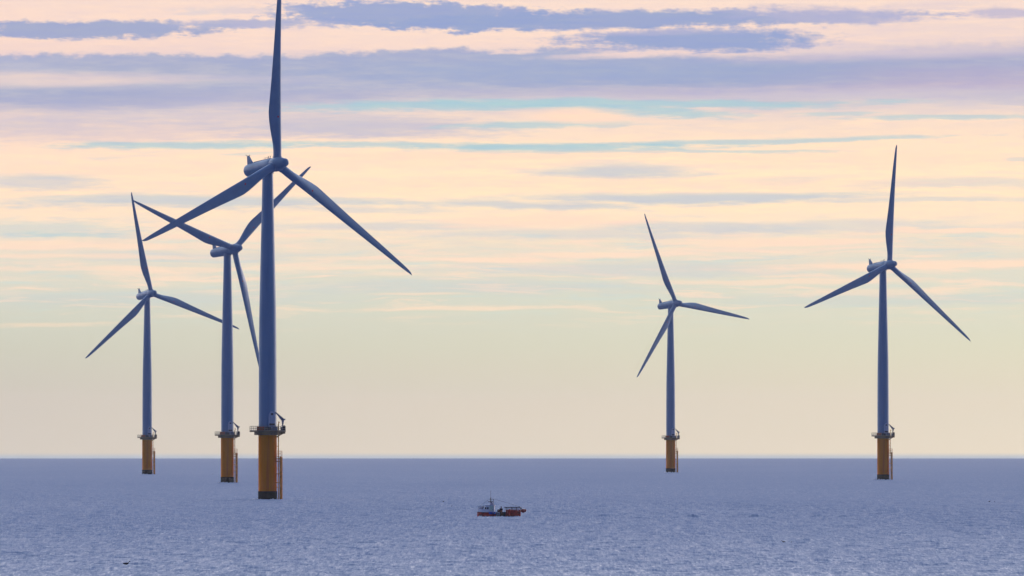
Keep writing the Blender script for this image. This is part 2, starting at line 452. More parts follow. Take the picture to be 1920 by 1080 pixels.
    nrm = gN.vmath('NORMALIZE', gN.vmath('ADD', geo.outputs['Normal'], va))
    gN.l.new(nrm, bs.inputs['Normal'])
    f = gN.math('MULTIPLY', gN.math('SUBTRACT', nz(4.2, .16, 0, 3, .7), .5), 1.7)
    f = gN.math('MULTIPLY_ADD', gN.math('SUBTRACT', nz(2.2, .045, 7), .5), 1.0, f)
    f = gN.math('MULTIPLY_ADD', gN.math('SUBTRACT', nz(.9, .012, 13), .5), .5, f)
    f = gN.math('MULTIPLY_ADD', gN.math('SUBTRACT', nz(.010, .0018, 19, 4), .5), .25, f)
    att = gN.new('ShaderNodeAttribute', attribute_name='ripple')
    al = gN.math('MULTIPLY_ADD', att.outputs['Fac'], 3.0, .025)
    al = gN.math('MULTIPLY', al, gN.math('POWER', 2.6, gN.math('MULTIPLY', f, 2.2)))
    gN.l.new(gN.math('MINIMUM', gN.math('SQRT', al), .85), bs.inputs['Roughness'])
    me.materials.append(m)
    o = bpy.data.objects.new('sea', me); COL.objects.link(o)
    tag(o, 'rippled blue grey sea reaching to the hazy horizon', kind='structure')
    return o
build_sea()

# ------------------------------------------------------------------ wind turbines
HUB_Z, TILT, OVER, ROT_R = 81.0, rad(6.46), 3.97, 46.5

def blade_bm():
    st = [(1.2, 2.0, 1.0, 0), (3.2, 2.0, 1.0, 0), (4.6, 2.12, .93, .15), (6.5, 2.5, .72, .5), (8.6, 2.92, .52, .8), (10.8, 3.25, .40, 1), (12.6, 3.38, .34, 1),
          (14.0, 3.30, .31, 1), (17, 3.02, .27, 1), (21, 2.66, .24, 1), (26, 2.28, .21, 1), (31, 1.93, .19, 1), (36, 1.60, .18, 1),
          (40, 1.30, .17, 1), (43, 1.05, .16, 1), (45, .78, .16, 1), (46.0, .50, .16, 1), (46.5, .14, .2, 1)]
    n = 28; rr = []
    for r, c, tk, k in st:
        le = 1.0 - .68 * max(0, (r - 4) / 42.5)
        if r > 43: le -= (r - 43) * .03
        beta = rad(13 * math.exp(-max(0, r - 8) / 13.0) - 1)
        yb = -.87 * (r / ROT_R) ** 2
        ring = []
        for i in range(n):
            a = 2 * PI * i / n
            cx = (1 - math.cos(a)) / 2          # 0 = leading edge, 1 = trailing edge
            yt = 5 * tk * (.2969 * math.sqrt(cx) - .126 * cx - .3516 * cx ** 2 + .2843 * cx ** 3 - .1015 * cx ** 4) * c
            ya = (yt if a <= PI else -yt * .85)
            yc = math.sin(a) * c * tk / 2
            y = ya * k + yc * (1 - k)
            x = le - cx * c
            X = x * math.cos(beta) - y * math.sin(beta)
            Y = -(x * math.sin(beta) + y * math.cos(beta))
            ring.append(Vector((X, Y + yb, r)))
        rr.append(ring)
    bm = bmesh.new(); rings(bm, rr)
    return bm
def mark_bm():
    # small round red mark wrapped on the front skin of the blade
    bm = bmesh.new()
    c = Vector((-.25, -.62, 11.6))
    for (r0, y0) in ((.26, 0),):
        lathe = [[c + Vector((r0 * s * math.cos(2 * PI * i / 14), y, r0 * s * math.sin(2 * PI * i / 14))) for i in range(14)] for s, y in ((1, .30), (1, -.02), (.8, -.05))]
        rings(bm, lathe)
    return bm

def tower_bm():
    bm = bmesh.new()
    lathe_z(bm, [(2.16, 16.62), (2.16, 27), (2.14, 33), (2.10, 40), (2.02, 46), (1.90, 52), (1.74, 59), (1.58, 66), (1.42, 73), (1.30, 79.35)], 48)
    for z in (34.0, 56.5):
        r = {34.0: 2.135, 56.5: 1.80}[z]
        lathe_z(bm, [(r - .03, z - .09), (r + .03, z - .07), (r + .03, z + .07), (r - .05, z + .09)], 48)
    return bm
def tp_bm():
    bm = bmesh.new()
    lathe_z(bm, [(2.24, 1.95), (2.24, 15.7), (2.36, 15.95), (2.36, 16.05)], 48)
    return bm
def band_bm():
    bm = bmesh.new(); lathe_z(bm, [(2.30, -4.0), (2.30, 1.2), (2.33, 1.9), (2.25, 2.0)], 48); return bm
DECKPOLY = [(-4.35, -1.2), (-4.35, 1.2), (-2.6, 3.1), (2.6, 3.1), (4.4, 1.4), (4.4, -1.4), (2.6, -3.1), (-2.6, -3.1)]
def deck_bm():
    bm = bmesh.new()
    prism(bm, DECKPOLY, 16.36, 16.60)
    # toe board and girders below
    prism(bm, [(x * .985 if abs(x) < 3 else x * .74, y * .96) for x, y in DECKPOLY], 15.62, 16.357)
    for sx in (1,):
        box(bm, 3.0, 4.3, -.9, .9, 15.95, 16.355)
        for y in (-.8, .8):
            tube(bm, (2.2, y, 15.2), (4.1, y, 16.2), .11, n=6)
    return bm
def rail_bm():
    bm = bmesh.new()
    n = len(DECKPOLY)
    for i in range(n):
        a = Vector((*DECKPOLY[i], 0)) * .985; b = Vector((*DECKPOLY[(i + 1) % n], 0)) * .985
        L = (b - a).length; k = max(2, int(L / .62))
        for j in range(k):
            p = a + (b - a) * (j / k)
            tube(bm, (p.x, p.y, 16.6), (p.x, p.y, 17.78), .042, n=5)
        for z in (17.2, 17.78):
            tube(bm, (a.x, a.y, z), (b.x, b.y, z), .045, n=5)
        d = (b - a).normalized(); nn = Vector((d.y, -d.x, 0)) * .02
        v = [bm.verts.new(p) for p in (a + Vector((0, 0, 16.61)), b + Vector((0, 0, 16.61)), b + Vector((0, 0, 16.80)), a + Vector((0, 0, 16.80)))]
        bm.faces.new(v)
    return bm
def panel_bm():
    bm = bmesh.new(); box(bm, -2.6, -.75, -3.02, -2.94, 16.66, 17.66)
    for x in (-2.2, -1.7, -1.2): box(bm, x - .03, x + .03, -3.06, -3.021, 16.66, 17.66)
    return bm
def darkpanel_bm():
    bm = bmesh.new(); box(bm, -.60, .9, -3.0, -2.94, 16.66, 17.55)
    return bm
def cabinet_bm():
    bm = bmesh.new(); box(bm, 3.85, 4.28, -1.25, -.3, 16.61, 17.95)
    return bm
def locker_bm():
    bm = bmesh.new()
    box(bm, 1.35, 2.45, -2.75, -2.1, 16.61, 17.65)
    return bm
def locker2_bm():
    bm = bmesh.new(); box(bm, 3.2, 3.65, .3, 1.0, 16.61, 17.6)
    return bm
def door_bm():
    # raised door surround with rounded head on the camera side of the tower, right of centre
    bm = bmesh.new()
    ang = rad(-62)
    M = Matrix.Rotation(ang + PI / 2, 4, 'Z')
    prof = [(-.75, 16.62), (.75, 16.62), (.75, 20.3), (.55, 21.0), (.25, 21.35), (-.25, 21.35), (-.55, 21.0), (-.75, 20.3)]
    rings(bm, [[M @ Vector((x, y, z)) for x, z in prof] for y in (-1.9, -2.42)])
    return bm
def door_glass_bm():
    bm = bmesh.new(); M = Matrix.Rotation(rad(28), 4, 'Z')
    box(bm, -.30, .30, -2.45, -2.424, 20.45, 20.95, M); box(bm, -.74, .74, -2.47, -2.424, 18.0, 18.45, M)
    for x in (-.45, 0, .45): box(bm, x - .02, x + .02, -2.44, -2.424, 18.6, 20.1, M)
    return bm
def crane_bm():
    bm = bmesh.new()
    tube(bm, (3.7, -.9, 16.6), (3.7, -.9, 18.7), .17, .15, 10)
    tube(bm, (3.7, -.9, 17.75), (3.7, -.9, 17.95), .36, .36, 10)
    tube(bm, (3.7, -.9, 18.3), (3.7, -.9, 18.45), .28, .28, 10)
    tube(bm, (3.7, -.9, 18.6), (3.78, -.9, 19.6), .26, .34, 10)
    box(bm, 3.9, 4.35, -1.1, -.7, 19.25, 19.6)
    return bm
def boom_bm():
    bm = bmesh.new()
    # plate boom, deep at the heel and fine at the tip
    P0 = [(3.95, 19.65), (3.35, 19.15), (2.05, 20.95), (1.92, 21.22), (2.05, 21.25)]
    rings(bm, [[Vector((x, y, z)) for x, z in P0] for y in (-1.04, -.76)])
    tube(bm, (1.98, -.9, 21.2), (1.98, -.9, 20.7), .03, n=5)
    return bm
LR = rad(-9)
def landing_bm():
    bm = bmesh.new(); M = Matrix.Rotation(LR, 4, 'Z')
    def T(a, b, r, n=8): tube(bm, M @ Vector(a), M @ Vector(b), r, n=n)
    for y in (-.85, .85):
        T((3.32, y, -3.5), (3.32, y, 10.3), .23, 12)
        for z in (9.9, 9.2, 6.2, 4.1):
            T((2.1, y * .9, z), (3.32, y, z), .10)
    T((3.32, -.85, 10.2), (3.32, .85, 10.2), .12)
    # rest platform
    box(bm, 2.25, 3.5, -.95, .95, 10.28, 10.42, M)
    for x, y in ((2.35, -.9), (2.9, -.9), (3.45, -.9), (3.45, 0), (3.45, .9), (2.9, .9), (2.35, .9)):
        T((x, y, 10.4), (x, y, 11.75), .035, 5)
    for z in (11.05, 11.75):
        T((2.35, -.9, z), (3.45, -.9, z), .035, 5); T((3.45, -.9, z), (3.45, .9, z), .035, 5); T((2.35, .9, z), (3.45, .9, z), .035, 5)
    return bm
def ladder_bm():
    bm = bmesh.new(); M = Matrix.Rotation(LR, 4, 'Z')
    def T(a, b, r, n=6): tube(bm, M @ Vector(a), M @ Vector(b), r, n=n)
    for y in (-.3, .3): T((2.68, y, -2.5), (2.68, y, 18.1), .075)
    T((2.68, -.3, 18.1), (2.5, -.3, 18.1), .07)
    z = -2
    while z < 17.8:
        T((2.68, -.3, z), (2.68, .3, z), .03, 5); z += .32
    for z in (15.1, 12.9, 7.6, 2.9): T((2.1, -.3, z), (2.68, -.3, z), .07); T((2.1, .3, z), (2.68, .3, z), .07)
    T((2.82, -.55, 9.9), (2.82, -.55, 18.9), .09, 8); T((2.82, -.55, 18.9), (3.1, -.55, 18.6), .09, 8)
    return bm
def nacelle_bm():
    bm = bmesh.new()
    lathe_y(bm, [(1.20, -2.55), (1.55, -2.5), (1.66, -2.2), (1.72, -1.2), (1.74, .5), (1.70, 2.5), (1.62, 5.0), (1.55, 7.3), (1.50, 8.02), (1.38, 8.22), (1.1, 8.34)], 40)
    # roof rib, service hatch
    box(bm, -.42, .42, -1.6, 5.2, 1.52, 1.80)
    lathe_z(bm, [(1.42, -1.75), (1.42, -1.0)], 32)
    return bm
def cooler_bm():
    bm = bmesh.new()
    P0 = [(8.05, 1.2), (7.95, 3.55), (7.55, 3.58), (5.95, 1.42)]
    rings(bm, [[Vector((x, y, z)) for y, z in P0] for x in (-.26, .26)])
    return bm
def sensor_bm():
    bm = bmesh.new()
    tube(bm, (-.55, 7.85, 3.70), (.55, 7.85, 3.70), .045, n=6)
    for x in (-.55, .55): tube(bm, (x, 7.85, 3.66), (x, 7.85, 3.95), .06, n=6)
    tube(bm, (0, 7.85, 3.55), (0, 7.85, 3.70), .06, n=6)
    return bm
def light_bm():
    bm = bmesh.new()
    for y in (-1.0, -.2):
        tube(bm, (.25, y, 1.72), (.25, y, 2.25), .06, n=6)
        tube(bm, (.25, y, 2.25), (.25, y, 2.45), .13, .10, n=8)
    tube(bm, (-.3, -1.2, 2.15), (-.3, .9, 2.15), .035, n=5)
    for y in (-1.2, -.5, .2, .9): tube(bm, (-.3, y, 1.7), (-.3, y, 2.15), .035, n=5)
    return bm
def hub_bm():
    bm = bmesh.new()
    lathe_y(bm, [(1.3, -2.56), (1.66, -2.62), (1.76, -3.2), (1.78, -4.6), (1.58, -5.3), (1.30, -6.2), (1.06, -7.0), (.93, -7.5), (.70, -7.8), (.35, -7.92), (.1, -7.95)], 40)
    for k in range(3):
        a = k * 2 * PI / 3
        M = Matrix.Translation((0, -OVER, 0)) @ Matrix.Rotation(a, 4, 'Y')
        tube(bm, M @ Vector((0, 0, 1.0)), M @ Vector((0, 0, 1.95)), 1.12, 1.10, 28)
    return bm

def build_turbine(loc, yaw, phase):
    t = empty('wind_turbine', loc)
    link('monopile_band', band_bm(), M_BAND, t, 35)
    link('transition_piece', tp_bm(), M_TP, t, 35)
    dk = link('platform', deck_bm(), M_DECK, t)
    link('railing', rail_bm(), M_RAIL, dk)
    link('mesh_panel', panel_bm(), M_PANEL, dk)
    link('dark_panel', darkpanel_bm(), M_DARK, dk)
    link('locker', locker_bm(), M_CRANE, dk)
    link('locker', locker2_bm(), M_CRANE, dk)
    link('cabinet', cabinet_bm(), M_DARK, dk)
    cr = link('crane', crane_bm(), M_CRANE, t, 40)
    link('crane_boom', boom_bm(), M_CRANE, cr)
    bl = link('boat_landing', landing_bm(), M_TPD, t, 40)
    link('ladder', ladder_bm(), M_TPD, bl)
    tw = link('tower', tower_bm(), M_PAINT, t, 35)
    d = link('door', door_bm(), M_DOOR, tw, 20)
    na = link('nacelle', nacelle_bm(), M_NAC, t, 35)
    link('cooling_fin', cooler_bm(), M_NAC, na); link('wind_sensor', sensor_bm(), M_DARK, na); link('roof_rail', light_bm(), M_CRANE, na)
    link('door_window', door_glass_bm(), M_DARK, d)
    hb = link('hub', hub_bm(), M_NAC, t, 35)
    for k in range(3):
        b = link('blade', blade_bm(), M_BLADE, t, 50)
        link('red_mark', mark_bm(), M_RED, b)
    pose(t, yaw, phase)
    return t
def pose(t, yaw, phase):
    N = Matrix.Translation((0, 0, HUB_Z)) @ Matrix.Rotation(yaw, 4, 'Z') @ Matrix.Rotation(-TILT, 4, 'X')
    k = 0
    for c in t.children:
        n = c.name.split('.')[0]
        if n == 'nacelle': c.matrix_local = N
        elif n == 'hub': c.matrix_local = N @ Matrix.Translation((0, -OVER, 0)) @ Matrix.Rotation(phase, 4, 'Y') @ Matrix.Translation((0, OVER, 0))
        elif n == 'blade':
            c.matrix_local = N @ Matrix.Translation((0, -OVER, 0)) @ Matrix.Rotation(phase + k * 2 * PI / 3, 4, 'Y'); k += 1
def copy_tree(o, parent=None):
    c = o.copy(); COL.objects.link(c)
    if parent:
        c.parent = parent; c.matrix_parent_inverse = Matrix()
    for ch in o.children: copy_tree(ch, c)
    return c
TUR = [(-59.45, 2191.3, 37.47, 5.11, 'tallest and nearest wind turbine, upper blade cut off by the picture top'),
       (-99.26, 3141.2, 39.46, -69.59, 'wind turbine just left of the tallest one, one blade hanging down behind its tower'),
       (-164.4, 4059.5, 30.32, -9.84, 'leftmost wind turbine, on the farther left side, its right blade passing behind a neighbouring tower'),
       (76.56, 4347.1, 40.14, -20.99, 'smallest and farthest wind turbine right of the boat, its right blade nearly level'),
       (140.74, 3416.5, 36.42, 8.65, 'rightmost wind turbine, standing alone with one blade almost straight up')]
proto = None
for X, Y, yw, ph, lb in TUR:
    loc = (X, Y, sea_z(X, Y))
    if proto is None:
        proto = t = build_turbine(loc, rad(yw), rad(ph))
    else:
        t = copy_tree(proto); t.location = loc
        bpy.context.view_layer.update()
        pose(t, rad(yw), rad(ph))
    tag(t, lb, 'wind turbine', 'offshore wind turbines on yellow bases')

# ------------------------------------------------------------------ fishing boat
BX, BY = -2.3, 1669.0
boat = empty('fishing_boat', (BX, BY, sea_z(BX, BY)), rad(-4))
tag(boat, 'small red and white fishing boat with a forward wheelhouse, heading left on open sea', 'boat')
M_HR = mat('hull_red', (.68, .05, .035), .45, var=.6, vscale=1.3, col2=(.16, .03, .03))
M_HD = mat('hull_dark', (.025, .03, .045), .6, var=.3, vscale=2)
M_WH = mat('boat_white', (.80, .80, .84), .45, var=.2, vscale=1.2)
M_GL = mat('boat_glass', (.01, .014, .02), .12)
M_GRN = mat('pale_green_door', (.62, .74, .58), .5, var=.15, vscale=2)
M_BLU = mat('blue_barrel', (.02, .09, .42), .4)
M_PNK = mat('radar_white', (.62, .52, .58), .5)
M_MET = mat('boat_dark_metal', (.03, .03, .04), .5)
M_POST = mat('boat_rail_posts', (.45, .50, .58), .5)
M_SACK = mat('grey_sack', (.20, .21, .24), .9, var=.4, vscale=4)
M_NET = mat('brown_net', (.16, .09, .05), .95, var=.5, vscale=6)
M_RBUOY = mat('dark_red_float', (.30, .015, .02), .45)
# hull sections: x, half beam at sheer, half beam at waterline, keel z, sheer z
HS = [(-4.15, .05, .02, .1, .92), (-3.75, .55, .22, -.4, .86), (-3.0, 1.02, .62, -.55, .80), (-2.0, 1.32, 1.02, -.6, .77), (-.8, 1.45, 1.25, -.6, .76),
      (.6, 1.48, 1.32, -.6, .76), (2.0, 1.45, 1.30, -.6, .80), (3.2, 1.36, 1.2, -.5, .84), (3.85, 1.28, 1.12, -.35, .88)]
def hull_bm():
    bm = bmesh.new(); rr = []
    for x, bs_, bw, kz, sz in HS:
        side_ = [(bs_, sz), (bw * .6 + bs_ * .4, .42), (bw, 0), (bw * .62, kz * .62), (0.0, kz)]
        pts = [Vector((x, -y, z)) for y, z in side_] + [Vector((x, y, z)) for y, z in side_[-2::-1]]
        # deck level a little below the sheer
        pts += [Vector((x, bs_ * .9, sz)), Vector((x, bs_ * .9, min(sz - .04, .12))), Vector((x, -bs_ * .9, min(sz - .04, .12))), Vector((x, -bs_ * .9, sz))]
        rr.append(pts)
    rings(bm, rr)
    return bm
def wall_strip(bm, x0, x1, ztop, t=.06, off=0.0):
    """bulwark strip standing on the sheer between two stations on both sides"""
    N = 12
    def at(x, j):
        for a, b in zip(HS, HS[1:]):
            if a[0] <= x <= b[0]:
                f = (x - a[0]) / (b[0] - a[0]); return a[j] + (b[j] - a[j]) * f
    for s in (-1, 1):
        rr = []
        for i in range(N + 1):
            x = x0 + (x1 - x0) * i / N
            hb = at(x, 1) + off; z0 = at(x, 4) + .004; z1 = ztop(x); fl = .12 * (z1 - z0)
            rr.append([Vector((x, s * (hb + .01), z0)), Vector((x, s * (hb + .01 + fl), z1)), Vector((x, s * (hb + fl - t), z1)), Vector((x, s * (hb - t), z0))])
        rings(bm, rr)
link('hull', hull_bm(), M_HR, boat, 25)
bm = bmesh.new(); wall_strip(bm, -4.14, -1.1, lambda x: 1.06 + max(0, (-x - 1.1)) * .16 + max(0, -x - 3) ** 2 * .12); link('bow_bulwark', bm, M_WH, boat, 25)
bm = bmesh.new(); wall_strip(bm, -4.12, -1.0, lambda x: .86 + max(0, -x - 3) * .08, off=.035); link('rubbing_strake', bm, M_HD, boat, 25)
bm = bmesh.new(); wall_strip(bm, 1.25, 3.84, lambda x: 1.30); box(bm, 3.86, 3.92, -1.28, 1.28, .88, 1.30); link('stern_bulwark', bm, M_HR, boat)
bm = bmesh.new(); box(bm, .60, 1.25, -1.60, -1.50, .1, .92); link('side_sheet', bm, M_HD, boat)
bm = bmesh.new()
rr = []
for z, x0, x1, hw in ((.5, -3.15, -.95, .95), (1.35, -3.1, -.95, .95), (1.42, -3.05, -.95, .94), (2.12, -2.7, -.95, .88)):
    rr.append([Vector((x0, -hw * .7, z)), Vector((x0 + .3, -hw, z)), Vector((x1, -hw, z)), Vector((x1, hw, z)), Vector((x0 + .3, hw, z)), Vector((x0, hw * .7, z))])
rings(bm, rr); wh = link('wheelhouse', bm, M_WH, boat)
bm = bmesh.new(); box(bm, -2.75, -.75, -1.0, 1.0, 2.124, 2.20); link('roof', bm, M_WH, wh)
for q in ((-2.66, -2.38, -.965, -.85, 1.40, 1.80), (-2.24, -1.98, -.965, -.85, 1.40, 1.80), (-3.10, -2.82, -.55, -.05, 1.45, 1.9), (-3.10, -2.82, .05, .55, 1.45, 1.9)):
    bm = bmesh.new(); box(bm, *q); link('window', bm, M_GL, wh)
bm = bmesh.new(); box(bm, -1.80, -1.10, -.985, -.88, .75, 2.0); dr = link('door', bm, M_GRN, wh)
bm = bmesh.new(); box(bm, -1.25, -1.18, -1.01, -.986, 1.25, 1.38); link('handle', bm, M_MET, dr)
bm = bmesh.new(); box(bm, -1.75, -1.2, -.35, .35, 2.204, 2.62); ra = link('radar', bm, M_PNK, boat)
bm = bmesh.new(); box(bm, -2.1, -1.2, -.14, .14, 2.72, 2.84); tube(bm, (-1.5, 0, 2.62), (-1.5, 0, 2.73), .09); link('radar_scanner', bm, M_MET, ra)
bm = bmesh.new(); tube(bm, (-1.65, .2, 2.2), (-1.65, .2, 3.55), .10, .07); tube(bm, (-1.65, .2, 3.55), (-1.65, .2, 4.9), .03, .02)
tube(bm, (-1.9, .2, 3.2), (-1.4, .2, 3.2), .03)
tube(bm, (-1.65, .2, 3.5), (3.8, 0, 1.85), .018, n=4); tube(bm, (-1.65, .2, 3.5), (-4.0, 0, 1.75), .018, n=4)
link('mast', bm, M_MET, boat)
bm = bmesh.new(); box(bm, -.2, .25, .35, .95, .12, 1.35); tube(bm, (-.45, .65, 1.15), (.5, .65, 1.15), .22, n=12); link('net_winch', bm, M_HD, boat)
bm = bmesh.new(); tube(bm, (-1.12, -.5, 2.2), (-1.12, -.5, 3.25), .035); tube(bm, (-1.28, -.5, 3.2), (-1.0, -.5, 3.2), .04)
tube(bm, (-.97, -.7, 1.0), (-.97, -.7, 2.12), .04); link('aerial', bm, M_MET, boat)
bm = bmesh.new()
for x in (-3.95, -3.7, -3.45, -3.2, -2.95):
    hb = .9 * (1 - max(0, (-x - 3.0)) * .8)
    for s in (-1, 1): tube(bm, (x, s * hb, 1.5), (x, s * hb, 2.0), .03, n=5)
for s in (-1, 1): tube(bm, (-3.95, s * .22, 2.0), (-2.95, s * .9, 2.0), .03, n=5)
link('bow_rail', bm, M_POST, boat)
bm = bmesh.new(); box(bm, -3.65, -3.1, -.5, .3, 1.0, 1.85); link('winch_box', bm, M_PNK, boat)
bm = bmesh.new()
for s in (-1, 1):
    bm = bmesh.new(); x = 1.05
    while x < 3.75:
        tube(bm, (x, s * 1.36, 1.1), (x, s * 1.36, 1.74), .045, n=5); x += .26
    tube(bm, (1.0, s * 1.36, 1.70), (3.75, s * 1.36, 1.70), .03, n=5)
    link('stern_rail_posts', bm, M_POST, boat)
bm = bmesh.new()
for s in (-1, 1):
    tube(bm, (.95, s * 1.36, 1.76), (3.85, s * 1.36, 1.78), .06, n=6); tube(bm, (3.85, s * 1.36, 1.78), (4.15, s * 1.3, 1.2), .06, n=6)
    for x in (1.3, 2.3, 3.2): tube(bm, (x, s * 1.38, 1.25), (x, s * 1.38, 1.75), .055, n=6)
tube(bm, (3.85, -1.36, 1.78), (3.85, 1.36, 1.78), .06, n=6)
link('stern_rail', bm, M_MET, boat)
bm = bmesh.new()
P_ = []
for k in range(25):
    y = -1.3 + 2.6 * k / 24
    P_.append((.30 + .07 * abs(math.sin(k * PI / 6)) if 0 < k < 24 else .2, y))
rings(bm, [[Vector((4.42 + r * math.cos(2 * PI * i / 14), y, 1.12 + r * math.sin(2 * PI * i / 14))) for i in range(14)] for r, y in P_])
for y in (-1.1, 1.1): tube(bm, (3.85, y, .95), (4.6, y, 1.15), .07)
link('stern_roller', bm, M_RBUOY, boat, 40)
bm = bmesh.new(); bmesh.ops.create_uvsphere(bm, u_segments=14, v_segments=10, radius=.27, matrix=Matrix.Translation((4.78, -.9, 1.18))); link('float', bm, M_RBUOY, boat, 60)
bm = bmesh.new(); tube(bm, (1.95, -1.50, .3), (2.0, -1.60, 1.42), .24, .16, n=12); link('side_fender', bm, mat('bright_red_float', (.62, .03, .02), .5), boat)
def thing_mesh(name, bm, m, loc, label, cat, smooth=40, group=None, rz=0):
    o = link(name, bm, m, None, smooth)
    B = boat.matrix_basis if False else Matrix.Translation(boat.location) @ Matrix.Rotation(rad(-4), 4, 'Z')
    o.matrix_world = B @ Matrix.Translation(loc) @ Matrix.Rotation(rz, 4, 'Z')
    return tag(o, label, cat, group)
def tub(x0, x1, m, loc, label):
    bm = bmesh.new(); L = (x1 - x0) / 2
    rings(bm, [[Vector((a * L * k, b * .22 * k, z)) for a, b in ((-1, -.7), (-.85, -1), (.85, -1), (1, -.7), (1, .7), (.85, 1), (-.85, 1), (-1, .7))] for z, k in ((0, .86), (.02, .9), (.33, .98), (.34, 1.06), (.40, 1.06), (.40, .94), (.1, .85))])
    return thing_mesh('tub', bm, m, loc, label, 'tub', 30, 'blue tubs slung on the side of the boat')
tub(-1.85, -1.10, M_BLU, (-1.50, -1.72, .52), 'dark blue plastic tub slung outside the hull below the wheelhouse door')
tub(-1.0, -.6, mat('light_blue_tub', (.08, .22, .58), .4), (-.80, -1.74, .54), 'small lighter blue tub slung just aft of the dark blue tub')
def lump(seed, sx, sy, sz):
    bm = bmesh.new(); rnd = random.Random(seed)
    bmesh.ops.create_icosphere(bm, subdivisions=3, radius=1.0)
    off = [Vector((rnd.uniform(-3, 3), rnd.uniform(-3, 3), rnd.uniform(-3, 3))) for _ in range(3)]
    for v in bm.verts:
        k = 1 + .12 * math.sin(v.co.x * 4 + off[0].x) + .10 * math.sin(v.co.y * 5 + off[1].y) + .08 * math.sin(v.co.z * 6 + off[2].z)
        v.co = Vector((v.co.x * sx * k, v.co.y * sy * k, max(0, (v.co.z + .8)) * sz * k * .55))
    return bm
thing_mesh('sack', lump(1, .45, .38, .8), M_SACK, (-.12, -1.60, .12), 'pale grey bulging sack hanging over the boat side between blue tubs and crewman', 'sack', 60)
thing_mesh('net_heap', lump(2, .36, .26, .85), M_NET, (.42, -1.62, .10), 'brown bundle of net hanging over the boat side below the crewman', 'net')
bm = bmesh.new(); box(bm, 0, .55, 0, .4, 0, .34); box(bm, -.03, .58, -.03, .43, .342, .39); box(bm, .1, .45, .05, .35, .392, .8)
thing_mesh('fish_crate', bm, M_TPD, (-.45, -.9, .13), 'orange brown fish crate on deck left of the crewman', 'crate', None)

# crewman: continuous skinned body, clothes as children
M_SKIN = mat('skin', (.45, .24, .17), .55); M_JKT = mat('dark_jacket', (.022, .026, .05), .8, var=.3, vscale=6)
M_TRS = mat('orange_brown_oilskins', (.42, .15, .05), .6, var=.3, vscale=5); M_BOOT = mat('boots', (.02, .02, .02), .5)
pv = [(0, 0, .95), (0, 0, 1.15), (0, 0, 1.35), (0, 0, 1.47), (.01, -.01, 1.58), (.02, -.02, 1.68),
      (-.10, 0, .88), (-.13, -.05, .50), (-.14, 0, .10), (-.14, -.14, .04),
      (.10, 0, .88), (.14, .02, .50), (.16, .06, .10), (.16, -.08, .04),
      (-.19, 0, 1.38), (-.30, -.05, 1.15), (-.42, -.22, 1.03), (-.50, -.30, 1.02),
      (.19, 0, 1.38), (.27, -.08, 1.12), (.18, -.30, 1.02), (.12, -.38, 1.02)]
pe = [(0, 1), (1, 2), (2, 3), (3, 4), (4, 5), (0, 6), (6, 7), (7, 8), (8, 9), (0, 10), (10, 11), (11, 12), (12, 13), (2, 14), (14, 15), (15, 16), (16, 17), (2, 18), (18, 19), (19, 20), (20, 21)]
pr = [.14, .13, .14, .06, .085, .08, .09, .065, .045, .04, .09, .065, .045, .04, .065, .048, .036, .03, .065, .048, .036, .03]

# nose and the separate fingers grow out of the same skeleton
def grow(a, off, r):
    b_ = Vector(pv[a]) + Vector(off); pv.append(tuple(b_)); pr.append(r); pe.append((a, len(pv) - 1)); return len(pv) - 1
grow(5, (0, -.11, -.03), .018)
for hnd, d in ((17, (-.75, -.65, -.1)), (21, (-.55, -.8, -.1))):
    d = Vector(d).normalized(); sv = d.cross(Vector((0, 0, 1))).normalized()
    for k in range(4):
        f1 = grow(hnd, d * .05 + sv * (k - 1.5) * .024, .011); grow(f1, d * (.030 + .006 * (1.5 - abs(k - 1.5))) - Vector((0, 0, .022)), .009)
    f1 = grow(hnd, -sv * .035 + d * .015, .012); grow(f1, d * .03 - sv * .01, .010)
NB = len(pv)
def skin_layer(name, keep, grow, m, parent):
    idx = {k: i for i, k in enumerate(keep)}
    vs = [pv[k] for k in keep]
    es = [(idx[a], idx[b]) for a, b in pe if a in idx and b in idx]
    me = bpy.data.meshes.new(name); me.from_pydata([Vector(v) for v in vs], es, [])
    o = bpy.data.objects.new(name, me); COL.objects.link(o)
    o.modifiers.new('skin', 'SKIN')
    if not me.skin_vertices:
        b = bmesh.new(); b.from_mesh(me); b.verts.layers.skin.verify(); b.to_mesh(me); b.free()
    for i, k in enumerate(keep):
        r = pr[k] + grow
        me.skin_vertices[0].data[i].radius = (r, r)
    me.skin_vertices[0].data[0].use_root = True
    ss = o.modifiers.new('sub', 'SUBSURF'); ss.levels = 2; ss.render_levels = 2
    dg = bpy.context.evaluated_depsgraph_get()
    nm = bpy.data.meshes.new_from_object(o.evaluated_get(dg))
    o.modifiers.clear(); o.data = nm; nm.name = name
    nm.materials.clear(); nm.materials.append(m)
    nm.polygons.foreach_set('use_smooth', [True] * len(nm.polygons))
    if parent: o.parent = parent
    return o
body = skin_layer('person', list(range(NB)), 0, M_SKIN, None)
body.matrix_world = Matrix.Translation(boat.location) @ Matrix.Rotation(rad(-4), 4, 'Z') @ Matrix.Translation((.35, -.8, .13))
tag(body, 'person in dark jacket and orange brown trousers working on the open deck', 'person')
skin_layer('jacket', [2, 1, 0, 14, 15, 16, 18, 19, 20], .022, M_JKT, body)
skin_layer('trousers', [0, 6, 7, 8, 10, 11, 12], .030, M_TRS, body)
skin_layer('boots', [7, 8, 9], .036, M_BOOT, body) ; skin_layer('boots', [11, 12, 13], .036, M_BOOT, body)
bm = bmesh.new(); bmesh.ops.create_uvsphere(bm, u_segments=14, v_segments=10, radius=.118, matrix=Matrix.Translation((.02, .0, 1.70)) @ Matrix.Diagonal((1, 1.05, .9, 1)))
link('hat', bm, M_JKT, body, 60)
